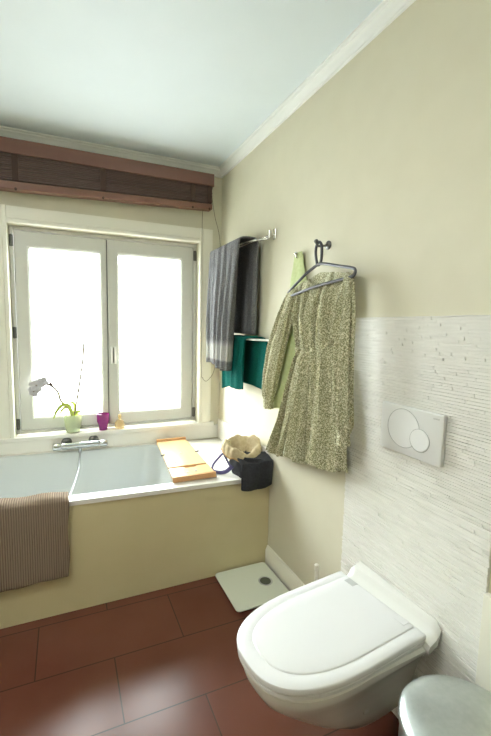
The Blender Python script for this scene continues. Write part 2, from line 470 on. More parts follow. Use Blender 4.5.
# mixer tap
tp = thing('bath_mixer', 'chrome bar shower mixer on the wall above the bathtub', 'tap', (-.993, -.016, .60))
bm = NB(); lathe(bm, [(.016, -.115), (.021, -.112), (.021, .112), (.016, .115)], (-.993, -.075, .603), 20, axis='x')
obj('mixer_body', bm, 'steel', tp)
for s in (-1, 1):
    bm = NB(); lathe(bm, [(.019, 0), (.022, s * .004), (.022, s * .045), (.016, s * .05)], (-.993 + s * .117, -.075, .603), 20, axis='x',
                     f=lambda a, h: 1 + .04 * cos(10 * a))
    obj('control_knob', bm, 'steel', tp)
    bm = NB(); x = -.993 + s * .084
    lathe(bm, [(.033, -.001), (.033, -.006), (.022, -.016), (.014, -.018), (.014, -.05)], (x, -.016, .613), 20, axis='y')
    obj('wall_connector', bm, 'dark_metal', tp)
bm = NB(); lathe(bm, [(.012, 0), (.012, -.03), (.009, -.034)], (-.998, -.075, .584), 14); obj('hose_nut', bm, 'steel', tp)
bm = NB(); tube(bm, smoothpath([(-.998, -.075, .555), (-1.002, -.10, .53), (-1.014, -.20, .487), (-1.045, -.33, .437), (-1.078, -.45, .405), (-1.11, -.52, .30), (-1.16, -.50, .19), (-1.25, -.42, .175)], 8), .0068, 8)
obj('shower_hose', bm, 'hose', tp)
bm = NB(); tube(bm, [(-1.25, -.42, .175), (-1.33, -.41, .18), (-1.42, -.40, .19)], [.011, .013, .013], 12)
lathe(bm, [(.014, .03), (.042, .012), (.045, 0), (.0, -.002)], (-1.46, -.40, .175), 20)
obj('hand_shower', bm, 'steel', tp)

# bath caddy board
cd = thing('bath_caddy', 'pale wooden bath tray with a slot lying across the bathtub', 'bath tray', (-.42, -.4, .56))
def cdf(p):   # p.x in 0..1 across, p.y along; narrow taper, sits on the rim
    t = (p.y + .06) / -.70
    xl = -.492 + (-.558 + .492) * t; xr = -.282 + (-.315 + .282) * t
    x = xl + (xr - xl) * p.x
    return Vector((x, p.y, p.z + RZ(-.42) + .0045))
def cbox(name, x0, x1, y0, y1, z0, z1, m_, bev=.002):
    return obj(name, B(x0, x1, y0, y1, z0, z1, f=cdf), m_, cd, smooth=False, bev=bev)
cbox('deck', .0, 1, -.584, -.078, .006, .022, 'wood')
# front board with a handle notch at its slot edge
bm = NB(); zz = (.006, .022)
prof_ = [(0, -.742), (1, -.742), (1, -.606), (.70, -.606), (.66, -.622), (.40, -.622), (.36, -.606), (0, -.606)]
loft(bm, [[cdf(Vector((x, y, z_))) for x, y in prof_] for z_ in zz]); obj('front_board', bm, 'wood', cd, smooth=False)
cbox('end_rail', -.003, 1.003, -.762, -.743, .0, .030, 'wood_edge')
cbox('end_rail', -.003, 1.003, -.077, -.058, .0, .036, 'wood_edge')
cbox('side_rail', .02, .09, -.742, -.08, 0, .0055, 'wood_edge')
cbox('side_rail', .91, .98, -.742, -.08, 0, .0055, 'wood_edge')
cbox('slot_shade_strip', .10, .90, -.625, -.570, .0, .0045, 'wood_edge')  # shade of the slot, put in as a strip of darker wood
for x, y in ((.0, -.37), (1.0, -.37)):
    p = cdf(Vector((x, y, .02))); bm = NB(); tube(bm, [p + Vector((-.012, 0, .002)), p + Vector((.012, 0, .006))], .005, 10)
    obj('peg', bm, 'dark_metal', cd)
for x, y in ((.25, -.516), (.52, -.36), (.40, -.69), (.60, -.69)):
    p = cdf(Vector((x, y, .0221))); bm = NB(); lathe(bm, [(.007, 0), (.007, .003), (.004, .005), (.0, .005)], p, 12)
    obj('screw_cap', bm, 'grey_plastic', cd)

# brown bath mat over the rim
bm = NB(); rows = []
path = [(-.835, .190), (-.836, .25), (-.835, .33), (-.834, .42), (-.8335, .50), (-.832, .545), (-.829, .562), (-.818, .570), (-.80, .5735), (-.775, .574), (-.752, .571), (-.742, .556), (-.735, .50), (-.733, .42)]
path = [(p.x, p.y) for p in smoothpath([(a, b, 0) for a, b in path], 4)]
NX = 230
for i, (y, z) in enumerate(path):
    row = []
    for k in range(NX + 1):
        u = k / NX; x = -1.64 + .562 * u
        rip = .0011 * sin(2 * PI * x / .0098 + .6 * sin(z * 30))
        w = .0035 * sin(9 * u * PI + 2) * max(0, min(1, (.56 - z) / .2))
        zz = z + (RZ(x) - .553)
        if z < .35: zz += (.35 - z) / .16 * (.012 * (u - .8) + .004 * sin(u * 9))
        edge = .004 * sin(z * 26) * (u > .98)
        if i < 26: row.append((x + edge - .010 * (.56 - z), y - rip - w - .003, zz))
        else: row.append((x + edge, y, zz + rip + .003 + .004 * sin(u * 17)))
    rows.append(row)
sheet(bm, rows)
tag(obj('bath_mat', bm, 'mat', base=(-1.36, -.82, .56), solid=.006), 'brown ribbed bath mat hanging over the bathtub edge', 'bath mat')

# ------------------------------------------------------------------ sill objects
SZ = .6725
pt = thing('potted_orchid', 'white orchid in a pale green glass pot on the window sill', 'plant', (-1.035, .004, SZ))
bm = NB(); lathe(bm, [(.0, 0), (.036, 0), (.042, .004), (.051, .05), (.054, .085), (.051, .112), (.053, .120), (.049, .120), (.047, .112), (.049, .08), (.040, .02), (.0, .016)],
                 (-1.035, .004, SZ), 40, f=lambda a, h: 1 + .018 * cos(14 * a)); obj('pot', bm, 'pot_glass', pt)
bm = NB(); lathe(bm, [(.0, .02), (.036, .022), (.044, .08), (.043, .098), (.02, .108), (0, .106)], (-1.035, .004, SZ), 24, f=lambda a, h: 1 + .04 * sin(5 * a + h * 90)); obj('substrate', bm, 'bark', pt)
def leaf(path, wid, parent):
    P = smoothpath(path, 6); n = len(P); g = []
    for i, p in enumerate(P):
        t = i / (n - 1); w = wid * (math.sin(PI * min(1, .12 + t * .88)) ** .6); d = (P[min(i + 1, n - 1)] - P[max(i - 1, 0)]).normalized()
        s = Matrix.Rotation(.9, 3, d) @ Vector((0, 1, 0))
        g.append([p - s * w + Vector((0, 0, w * .3)), p - s * w * .5 + Vector((0, 0, .0)), p + Vector((0, 0, -w * .15)), p + s * w * .5, p + s * w + Vector((0, 0, w * .3))])
    bm = NB(); sheet(bm, g); obj('leaf', bm, 'plant_leaf', parent, solid=.002)
Z0 = SZ + .10
leaf([(-1.035, .0, Z0), (-1.055, -.005, Z0 + .07), (-1.09, -.01, Z0 + .085), (-1.13, -.012, Z0 + .05), (-1.152, -.012, Z0 + .0)], .016, pt)
leaf([(-1.035, .0, Z0), (-1.05, .01, Z0 + .055), (-1.085, .015, Z0 + .06), (-1.12, .015, Z0 + .02)], .015, pt)
leaf([(-1.03, .0, Z0), (-1.02, .01, Z0 + .06), (-1.03, .015, Z0 + .09), (-1.055, .012, Z0 + .10)], .013, pt)
leaf([(-1.03, .0, Z0), (-1.005, -.005, Z0 + .035), (-.985, -.005, Z0 + .03)], .011, pt)
bm = NB(); tube(bm, smoothpath([(-1.035, .004, Z0), (-1.06, .008, .83), (-1.105, .01, .885), (-1.12, .01, .94), (-1.155, .01, .985), (-1.20, .01, 1.0), (-1.24, .01, .99)], 6), .0072, 6)
obj('flower_stem', bm, 'stem', pt)
bm = NB(); tube(bm, smoothpath([(-1.03, .004, Z0), (-1.012, .006, .86), (-.985, .008, 1.02), (-.964, .01, 1.165), (-.958, .01, 1.26)], 6), .0062, 6); obj('flower_stem', bm, 'stem', pt)
def flower(c, s, a0):
    bm = NB(); c = Vector(c)
    for k in range(5):
        a = a0 + 2 * PI * k / 5; L = s * (1 if k % 2 else 1.15); w = s * .52
        d = Vector((cos(a), 0, sin(a))); q = Vector((-sin(a), 0, cos(a))); g = []
        for i in range(6):
            t = i / 5; ww = w * math.sin(PI * min(.97, .08 + t * .92)) ** .7; b = -.25 * s * t * t
            g.append([c + d * L * t + q * ww * e + Vector((0, b - .15 * ww * (1 - abs(e)), 0)) for e in (-1, -.5, 0, .5, 1)])
        sheet(bm, g)
    f = obj('flower', bm, 'petal', pt, solid=.0012)
    bm = NB(); lathe(bm, [(.0, -.006), (.004, -.003), (.005, 0), (.003, .004)], c + Vector((0, -.004, 0)), 8); obj('flower_centre', bm, 'stem', f)
flower((-1.245, -.004, .995), .040, .3); flower((-1.212, .0, 1.015), .034, 1.0); flower((-1.262, .002, .958), .034, .1)
for p, r in (((-1.158, .008, .99), .010), ((-1.163, .006, 1.004), .008), ((-1.115, .01, .925), .006), ((-1.068, .01, .948), .006), ((-.992, .006, .97), .005)):
    bm = NB(); lathe(bm, [(0, -r * 1.5), (r * .7, -r * .8), (r, 0), (r * .6, r), (0, r * 1.5)], p, 10); obj('bud', bm, 'bud', pt)

cp = thing('candle_holder', 'purple glass candle holder beside the orchid pot on the sill', 'candle holder', (-.845, .0, SZ))
bm = NB(); lathe(bm, [(.0, 0), (.026, 0), (.028, .004), (.027, .02), (.034, .045), (.040, .06), (.040, .112), (.037, .112), (.036, .062), (.024, .03), (.0, .028)], (-.845, 0, SZ), 32); obj('cup', bm, 'purple_glass', cp)
bm = NB(); lathe(bm, [(0, .03), (.0235, .031), (.035, .063), (.035, .075), (.004, .074), (.0, .082)], (-.845, 0, SZ), 24); obj('wax', bm, mat('plum_wax', (.20, .02, .12), .5), cp)
pf = thing('perfume_bottle', 'small amber perfume bottle on the sill below the window post', 'bottle', (-.735, .004, SZ))
bm = NB(); rings = []
for z, a, d in ((0, .022, .014), (.004, .030, .017), (.02, .034, .018), (.045, .030, .017), (.06, .018, .013), (.066, .008, .008), (.07, .007, .007)):
    rings.append([(-.735 + a * math.copysign(abs(cos(t)) ** .7, cos(t)), .004 + d * math.copysign(abs(sin(t)) ** .7, sin(t)), SZ + z) for t in [2 * PI * (k + .5) / 24 for k in range(24)]])
loft(bm, rings); obj('flask', bm, 'amber_glass', pf)
bm = NB(); lathe(bm, [(.007, .0705), (.011, .074), (.012, .088), (.008, .098), (0, .1)], (-.735, .004, SZ), 16); obj('cap', bm, 'amber_glass', pf)
bm = NB(); lathe(bm, [(0, .005), (.012, .006), (.013, .03), (0, .031)], (-.735, .004, SZ), 16); obj('perfume', bm, 'candle', pf)

# ------------------------------------------------------------------ towel racks and towels
rk = thing('swivel_towel_rack', 'chrome swivel towel rack on the right wall holding the grey towel', 'towel rack', (-.001, -.790, 1.89))
bm = NB(); box(bm, -.008, -.001, -.804, -.776, 1.862, 1.918); obj('wall_plate', bm, 'rail_metal', rk, smooth=False, bev=.003)
bm = NB(); tube(bm, [(-.008, -.790, 1.885), (-.036, -.790, 1.885)], .006, 10); tube(bm, [(-.036, -.790, 1.866), (-.036, -.790, 1.906)], .009, 12); obj('pivot', bm, 'rail_metal', rk)
for (x, y, z0) in ((-.055, -.215, 1.879), (-.090, -.215, 1.877), (-.118, -.215, 1.868)):
    bm = NB(); tube(bm, smoothpath([(-.036, -.790, z0), (-.04, -.745, z0), (x * .9, -.62, z0), (x, -.45, z0), (x, y, z0)], 6), .0055, 10); obj('swing_arm', bm, 'rail_metal', rk)
    bm = NB(); lathe(bm, [(0, .006), (.005, .004), (.0065, 0), (.005, -.004), (0, -.006)], (x, y, z0), 10, axis='y'); obj('arm_tip', bm, 'rail_metal', rk)

def drape(x_front, x_back, ztop, zf, zb, yf, yb, npl, amp, ph, nu=110):
    """cloth over a bar along y; yf(t), yb(t): (y left, y right) of front / back flap; t: 0 top .. 1 hem"""
    rows = []; nf, nb, na = 40, 22, 10
    for i in range(nf):
        t = 1 - i / nf; rows.append(('f', t))
    for i in range(na): rows.append(('a', i / na))
    for i in range(nb + 1): rows.append(('b', i / nb))
    g = []
    for kind, t in rows:
        row = []
        for k in range(nu + 1):
            u = k / nu
            fold = sin(2 * PI * npl * u + ph) + .45 * sin(2 * PI * npl * 2.3 * u + 1.3 * ph)
            if kind == 'f':
                l, r = yf(t); y = l + (r - l) * u; a = amp * (.25 + .75 * min(1, t * 1.6))
                z = ztop + (zf(u) - ztop) * t; x = x_front - a * fold * .7 - .006 * sin(PI * t)
            elif kind == 'a':
                l, r = yf(0); l2, r2 = yb(0); y = (l + (l2 - l) * t) + ((r + (r2 - r) * t) - (l + (l2 - l) * t)) * u
                ang = PI * t; mx_ = (x_front + x_back) / 2; rx = (x_back - x_front) / 2
                x = mx_ - rx * cos(ang); z = ztop + .022 * sin(ang) ** .6 - amp * .25 * fold * .3; x -= amp * .25 * fold * .7 * (1 - t)
            else:
                l, r = yb(t); y = l + (r - l) * u; z = ztop + (zb(u) - ztop) * t
                x = x_back + amp * .25 * t * fold
                x = min(x, -.010)
            row.append((x, y, z))
        g.append(row)
    bm = NB(); sheet(bm, g); return bm
bm = drape(-.150, -.040, 1.870, lambda u: 1.140 - .03 * u + .008 * sin(7 * u), lambda u: 1.350 - .01 * u,
           lambda t: (-.195 - .0 * t, -.655 + .125 * t), lambda t: (-.20, -.665 + .015 * t), 4, .026, .6)
tag(obj('grey_towel', bm, 'grey_towel', base=(-.10, -.42, 1.91), solid=.010), 'dark grey bath towel with painted pale fold light on the upper rack', 'towel')

rk2 = thing('towel_rail', 'white towel rail on the right wall holding the teal towel', 'towel rack', (-.001, -.84, 1.315))
bm = NB(); box(bm, -.008, -.001, -.856, -.824, 1.287, 1.343); obj('wall_plate', bm, 'white_metal', rk2, smooth=False, bev=.003)
bm = NB(); tube(bm, [(-.008, -.84, 1.313), (-.03, -.84, 1.313)], .006, 10); tube(bm, [(-.03, -.84, 1.297), (-.03, -.84, 1.329)], .008, 12); obj('pivot', bm, 'white_metal', rk2)
for x in (-.046, -.076):
    bm = NB(); tube(bm, smoothpath([(-.03, -.84, 1.313), (-.036, -.80, 1.313), (x * .95, -.72, 1.313), (x, -.62, 1.313), (x, -.36, 1.313)], 6), .0058, 10); obj('swing_arm', bm, 'white_metal', rk2)
bm = drape(-.104, -.030, 1.306, lambda u: .978 + .012 * math.sin(5 * u) + .045 * u, lambda u: 1.030 + .006 * sin(4 * u),
           lambda t: (-.37 + .03 * t, -.645 + .03 * t), lambda t: (-.40, -.785 - .02 * t), 1.5, .012, 2.1)
tag(obj('teal_towel', bm, 'teal', base=(-.09, -.58, 1.33), solid=.010), 'dark teal green towel on the lower rail', 'towel')

# ------------------------------------------------------------------ hooks, hanger, dress, green garment
def hook(y, z, mname, label, k=1.0):
    h = thing('wall_hook', label, 'hook', (-.001, y, z), 'hooks on the right wall')
    bm = NB(); lathe(bm, [(.019, -.001), (.019, -.005), (.014, -.009), (0, -.010)], (0, y, z), 20, axis='x'); obj('rosette', bm, mname, h)
    bm = NB(); tube(bm, smoothpath([(-.006, y, z), (-.03 * k, y, z - .006), (-.055 * k, y, z - .008), (-.066 * k, y, z + .004)], 5), .0052, 10)
    lathe(bm, [(0, -.010), (.007, -.007), (.0105, 0), (.007, .007), (0, .010)], (-.066 * k, y, z + .010), 12); obj('peg', bm, mname, h)
    return h
hook(-1.262, 1.745, 'dark_metal', 'dark metal wall hook holding the clothes hanger')
hook(-1.056, 1.730, 'rail_metal', 'pale metal wall hook behind the green garment, left of the hanger', .5)

hg = thing('clothes_hanger', 'dark grey plastic hanger on the wall hook, carrying the dress', 'hanger', (-.055, -1.285, 1.66))
hxp = -.062
bm = NB()
loop = [(hxp - .0 + .012, -1.252 + .0, 1.66), (hxp + .008, -1.246, 1.70), (hxp + .006, -1.250, 1.735), (hxp + .006, -1.268, 1.752), (hxp + .006, -1.286, 1.738), (hxp + .006, -1.291, 1.71), (hxp + .006, -1.288, 1.672), (hxp + .008, -1.272, 1.655)]
tube(bm, smoothpath(loop + [loop[0]], 5)[:-1], .006, 10, closed=True); obj('hanger_hook', bm, 'hanger', hg)
bm = NB()
pa = [(hxp, -1.270, 1.655), (hxp - .004, -1.20, 1.628), (hxp - .006, -1.10, 1.578), (hxp - .006, -1.062, 1.556), (hxp - .006, -1.05, 1.545), (hxp - .006, -1.058, 1.533), (hxp - .006, -1.075, 1.535),
      (hxp - .010, -1.28, 1.562), (hxp - .006, -1.48, 1.578), (hxp - .006, -1.510, 1.583), (hxp - .006, -1.517, 1.600), (hxp - .006, -1.50, 1.612), (hxp - .004, -1.42, 1.630), (hxp, -1.31, 1.655)]
tube(bm, smoothpath(pa + [pa[0]], 5)[:-1], .0064, 10, closed=True); obj('hanger_frame', bm, 'hanger', hg)

dr = thing('dress', 'green and ivory leaf print dress with long sleeves on the hanger', 'dress', (-.06, -1.28, 1.60))
# z, y_left, y_right, half depth, pleat amplitude
XC = -.047
tabb = [(0.0, -1.085, -1.475, .007, .0010), (.10, -1.075, -1.440, .018, .013), (.20, -1.075, -1.420, .022, .016), (.335, -1.110, -1.405, .020, .012), (.36, -1.118, -1.400, .018, .003),
        (.40, -1.092, -1.415, .024, .016), (.55, -1.035, -1.440, .028, .020), (.75, -.970, -1.475, .030, .026), (.90, -.900, -1.496, .031, .028), (1.0, -.862, -1.507, .032, .029)]
def topz(f, front):
    # f 0 (left shoulder) .. 1 (right shoulder)
    sh = 1.568 + .030 * f
    e = abs(f - .46) / .5
    z = sh + .045 * max(0, 1 - e) ** .8
    if front and abs(f - .46) < .24: z -= .075 * (1 - abs(f - .46) / .24) ** 1.2
    return z
def hemz(f): return .705 + .105 * f + .008 * sin(f * 21)
ph_ = [random.uniform(0, 6.28) for _ in range(6)]
def pleat(f, t, side):
    a = sin(2 * PI * 5.5 * f + ph_[0] + side * 1.7 + .35 * sin(3 * t)); b = sin(2 * PI * 8.7 * f + ph_[1] + side + .5 * sin(5 * t + 2)); c = sin(2 * PI * 19 * f + ph_[2])
    def saw(q):
        q = q % 1.0; h = q / .68 if q < .68 else 1 - (q - .68) / .32
        return 2 * h * h * (3 - 2 * h) * .5 + h - 1
    return .75 * saw(7.2 * f + ph_[0] + side * .4 + .09 * sin(3 * t)) + .42 * saw(11.7 * f + ph_[1] + side * .3 + .10 * sin(5 * t + 2)) + .14 * c
def dress_pt(f, side, t):
    """side +1 front, -1 back"""
    yl, yr, d, am = interp(tabb, t)
    y = yl + (yr - yl) * f
    zt = topz(f, side > 0); zh = hemz(f); z = zt + (zh - zt) * t
    edge = max(0, 1 - (2 * f - 1) ** 2) ** .5
    pl = pleat(f, t, side)
    x = XC - side * d * edge ** .7 - (1.2 * am * pl * (edge ** .4 if side > 0 else .5 * edge))
    if side < 0: x = min(x, -.036)
    y += am * .35 * cos(2 * PI * 6.5 * f + ph_[0])
    if t > .9: z += (t - .9) * .1 * pl
    return (min(x, -.036), y, z)
NF, NT = 150, 84
def ringpts(t):
    r = []
    for k in range(NF): r.append(dress_pt(.5 - .5 * cos(PI * k / NF), 1, t))
    for k in range(NF): r.append(dress_pt(.5 + .5 * cos(PI * k / NF), -1, t))
    return r
bm = NB(); ts = [i / NT for i in range(NT + 1)]
loft(bm, [ringpts(t) for t in ts if t <= .352], caps=False); obj('bodice', bm, 'print', dr)
bm = NB(); loft(bm, [ringpts(t) for t in ts if t >= .336], caps=False); obj('skirt', bm, 'print', dr)
bm = NB(); rings = []
for i in range(9):
    t = .333 + .034 * i / 8; rr = []
    for k, p in enumerate(ringpts(t)):
        s = 1 if k < NF else -1
        rr.append((min(p[0] - s * (.0045 + .0026 * sin(k * 1.25)), -.034), p[1] , p[2] + .0008 * sin(k * .7)))
    rings.append(rr)
loft(bm, rings, caps=False); obj('waistband', bm, 'print', dr)
def sleeve(tab, n=64):
    """tab rows: z, y centre, half y, x centre, half x"""
    zs = []; bm = NB(); rings = []; z0, z1 = tab[0][0], tab[-1][0]; N = 64
    T = [(z0 - r[0], *r[1:]) for r in tab]
    for i in range(N + 1):
        s = (z0 - z1) * i / N; yc, hy, xc, hxx = interp(T, s); z = z0 - s; am = min(1, i / 12) * .0070
        if i > N - 7: am *= .4
        rings.append([(min(xc + (hxx + am * sin(5 * a + 4 * s) + am * .7 * sin(11 * a + 2)) * sin(a), -.034), yc + (hy + am * sin(7 * a + 5 * s)) * cos(a), z + (.006 * cos(a) if i < 4 else 0) ) for a in [2 * PI * k / n for k in range(n)]])
    loft(bm, rings, caps=False); return obj('sleeve', bm, 'print', dr)
sL = sleeve([(1.572, -1.082, .030, -.055, .014), (1.52, -1.050, .046, -.055, .026), (1.42, -1.005, .058, -.058, .032), (1.29, -.945, .066, -.060, .036), (1.15, -.905, .056, -.060, .036), (1.04, -.878, .045, -.058, .032), (.99, -.868, .033, -.056, .024), (.945, -.866, .032, -.055, .023)])
sR = sleeve([(1.598, -1.474, .018, -.055, .010), (1.55, -1.490, .026, -.074, .022), (1.42, -1.514, .034, -.098, .028), (1.29, -1.524, .036, -.108, .030), (1.15, -1.534, .037, -.110, .031), (1.04, -1.542, .038, -.110, .031), (1.0, -1.543, .034, -.108, .025), (.985, -1.543, .024, -.106, .018), (.945, -1.543, .031, -.106, .023)])

gg = NB(); rings = []
T = [(0, -1.022, -1.085, .006), (.12, -.995, -1.12, .010), (.25, -.975, -1.17, .012), (.45, -.915, -1.20, .013), (.62, -.885, -1.17, .013), (.72, -.87, -1.10, .012), (.795, -.862, -.985, .009)]
for i in range(61):
    s = .795 * i / 60; l, r, d = interp(T, s); ring = []
    for k in range(64):
        a = 2 * PI * k / 64; f = .5 - .5 * cos(a); y = l + (r - l) * f
        x = -.018 - .6 * d * sin(a) - .003 * sin(9 * f + 1) * min(1, s * 5)
        ring.append((max(min(x, -.005), -.031), y, 1.748 - s + .02 * (f - .5) * (s > .6)))
    rings.append(ring)
loft(gg, rings); g_ = obj('green_garment', gg, 'green_cloth', base=(-.02, -1.07, 1.74))
tag(g_, 'pale green garment hanging behind the leaf print dress', 'garment')

# ------------------------------------------------------------------ bag on the bath corner
bg = thing('shoulder_bag', 'black canvas bag with beige lining and navy straps on the bath corner', 'bag', (-.11, -.74, .54))
bm = NB(); rings = []
BZ = RZ(-.1) + .001
for i in range(15):
    t = i / 14; z = BZ + .115 * t; s = .80 + .35 * sin(PI * min(1, t * .62 + .12)) - .10 * t
    ring = []
    for k in range(56):
        a = 2 * PI * k / 56
        w = 1 + .05 * sin(5 * a + 3 * t) + .03 * sin(9 * a - 6 * t)
        ex = math.copysign(abs(cos(a)) ** .75, cos(a)); ey = math.copysign(abs(sin(a)) ** .75, sin(a))
        x = -.112 + .085 * s * w * ex; y = -.745 + .095 * s * w * ey
        ring.append((min(x, -.017), y, z + .008 * sin(2 * a) * t))
    rings.append(ring)
loft(bm, rings, caps=True); obj('bag_body', bm, 'bag_black', bg)
bm = NB(); g = []   # flap pouch hanging over the front edge
for i in range(18):
    t = i / 17; row = []
    for k in range(29):
        u = k / 28; x = -.198 + .188 * u + .012 * (1 - t) * (1 - u) * -.5
        bul = sin(PI * u) ** .5
        if t < .3: q = t / .3; y = -.765 - .085 * q; z = .655 - .012 * q * q - .01 * q
        else: q = (t - .3) / .7; y = -.850 - .016 * sin(PI * q) * bul; z = .633 - .140 * q - .012 * q * bul + .01 * u * q
        z += .006 * sin(6 * u + 2) * (1 - t); y -= .004 * sin(13 * u + 5 * t)
        row.append((x, y, z))
    g.append(row)
sheet(bm, g); obj('front_flap', bm, 'bag_black', bg, solid=.012)
bm = NB(); g = []   # beige lining flopping open
NA = 72
prof_ = [(.030, -.055), (.048, -.040), (.060, -.012), (.072, .010), (.088, .024), (.098, .018), (.106, -.004), (.108, -.030)]
for r, h in [(p.x, p.y) for p in smoothpath([(a, b, 0) for a, b in prof_], 3)]:
    row = []
    for k in range(NA + 1):
        a = 2 * PI * k / NA; pl = 1 + .022 * sin(13 * a + 2 * sin(2 * a)) * min(1, r / .06) + .05 * sin(3 * a + 1)
        x = -.136 + r * 1.1 * pl * cos(a); y = -.715 + r * .90 * pl * sin(a)
        z = .690 + h + .026 * sin(a) + .010 * sin(2 * a + 1) + .008 * sin(5 * a) + .003 * sin(13 * a + 1)
        row.append((min(x, -.018), y, z))
    g.append(row)
sheet(bm, g); bmesh.ops.remove_doubles(bm, verts=bm.verts, dist=1e-5)
ln = obj('lining', bm, 'bag_beige', bg, solid=.004)
bm = NB(); tube(bm, [Vector(p) for p in g[-1][:-1]], .005, 8, closed=True); obj('binding', bm, 'bag_rim', ln)
for pth in ([(-.20, -.70, .66), (-.235, -.68, .655), (-.262, -.66, .62), (-.285, -.64, .578), (-.297, -.66, .555), (-.285, -.70, .553), (-.25, -.74, .565), (-.215, -.76, .60)],
            [(-.205, -.69, .72), (-.235, -.68, .70), (-.238, -.68, .66), (-.225, -.70, .62), (-.212, -.74, .58)]):
    bm = NB(); tube(bm, smoothpath(pth, 6), .012, 8, flat=.5); obj('strap', bm, 'navy', bg)

# ------------------------------------------------------------------ bathroom scale
sc = thing('bathroom_scale', 'square pale glass bathroom scale on the floor by the bathtub', 'scale', (-.19, -.98, 0))
bm = NB(); loft(bm, [rrect(-.342, -.030, -1.135, -.825, .022, z, 6) for z in (.018, .026)]); obj('platform', bm, 'scale_glass', sc, bev=.002)
bm = NB(); lathe(bm, [(.037, 0), (.039, .0015), (.034, .003), (.030, .0012), (0, .001)], (-.108, -.985, .0262), 28); obj('dial_ring', bm, 'grey_plastic', sc)
bm = NB(); lathe(bm, [(.0295, .0), (.0295, .0025), (0, .0026)], (-.108, -.985, .0262), 24); obj('display', bm, 'display', sc)
for x in (-.30, -.07):
    for y in (-1.09, -.87):
        bm = NB(); lathe(bm, [(.016, .0), (.02, .004), (.02, .0178)], (x, y, 0), 14); obj('foot', bm, 'black_plastic', sc)

# ------------------------------------------------------------------ toilet
TA, TY = math.radians(6.5), -1.733
tl = thing('wall_hung_toilet', 'white wall-hung toilet with closed lid on the right wall', 'toilet', (-.3, -1.76, 0))
def tw(p):
    x, y, z = p; X = x * cos(TA) - y * sin(TA); Y = TY + x * sin(TA) + y * cos(TA)
    return (min(X, -.0145), Y, z)
def dshape(L, w, xb, xs, n=2.6, k=40, m=10, tap=0.0):
    """outline in toilet axes: back at x=-xb, straight to -xs, superellipse nose at -L"""
    pts = []
    for i in range(m): pts.append((-xb - (xs - xb) * i / m, w + tap * (1 - i / m)))
    for i in range(k + 1):
        t = PI / 2 - PI * i / k; c, s = cos(t), sin(t)
        pts.append((-xs - (L - xs) * abs(c) ** (2 / n), w * math.copysign(abs(s) ** (2 / n), s)))
    for i in range(1, m + 1): pts.append((-xs + (xs - xb) * i / m, -(w + tap * i / m)))
    return pts
def dring(L, w, xb, xs, z, n=2.6, tap=0.0, dz=None):
    return [tw((x, y, z + (dz(x, y) if dz else 0))) for x, y in dshape(L, w, xb, xs, n, tap=tap)]
bm = NB()
loft(bm, [dring(.22, .075, -.03, .10, .085), dring(.31, .088, -.03, .14, .11), dring(.40, .100, -.03, .19, .165), dring(.475, .110, -.03, .24, .225), dring(.54, .124, -.03, .27, .28),
          dring(.585, .142, -.03, .29, .325), dring(.608, .160, -.03, .30, .362, tap=.006), dring(.614, .168, -.03, .31, .382, tap=.016), dring(.616, .170, -.03, .31, .400, tap=.022), dring(.606, .163, -.03, .31, .408, tap=.022)])
obj('bowl', bm, 'ceramic', tl)
# raised ceramic ledge sweeping up to the wall behind the lid
bm = NB(); rings = []
pr = [(-.03, .392), (.09, .392), (.095, .406), (.088, .425), (.070, .431), (.056, .437), (.046, .450), (.038, .466), (.026, .472), (-.03, .472)]
for i in range(25):
    y = -.182 + .364 * i / 24; e = max(0, (abs(y) - .167) / .015)
    rings.append([tw((-x, y - .012, .40 + (z - .40) * (1 - .25 * e * e) if z > .4 else z)) for x, z in pr])
loft(bm, rings); obj('rear_ledge', bm, 'ceramic', tl, bev=.004)
bm = NB(); loft(bm, [dring(.622, .171, .088, .30, .410), dring(.628, .176, .088, .30, .415), dring(.628, .176, .088, .30, .424), dring(.622, .171, .088, .30, .4275)]); obj('seat_ring', bm, 'seat_plastic', tl)
bm = NB()
loft(bm, [dring(.622, .170, .088, .30, .4285), dring(.630, .178, .088, .30, .431), dring(.631, .179, .088, .30, .444), dring(.6295, .1775, .089, .30, .4475), dring(.626, .175, .091, .30, .449),
          dring(.588, .146, .096, .30, .4495, 2.5), dring(.5865, .1445, .0965, .30, .4490, 2.5), dring(.584, .1425, .097, .30, .4490, 2.5), dring(.5815, .1405, .0975, .30, .4515, 2.5), dring(.579, .139, .098, .30, .4520, 2.5), dring(.52, .10, .11, .28, .4525, 2.4), dring(.44, .05, .13, .26, .453, 2.4)])
ld = obj('lid', bm, 'seat_plastic', tl)
for y in (.105, -.105):
    bm = NB(); loft(bm, [[tw((-a, b, z)) for a, b in ((.094, y - .02), (.122, y - .02), (.122, y + .02), (.094, y + .02))] for z in (.4495, .4530)])
    if y > 0: obj('hinge_button', bm, 'grey_plastic', ld, bev=.001)
    else: obj('hinge_button', bm, 'seat_plastic', ld, bev=.001)
bm = NB(); lathe(bm, [(.0, 0), (.012, 0), (.012, -.004), (.010, -.007), (0, -.0075)], (0, 0, 0), 16, axis='y')
for v_ in bm.verts: v_.co = Vector(tw((v_.co.x - .25, v_.co.y - .100, v_.co.z + .20)))
obj('bolt_cap', bm, 'grey_plastic', tl)

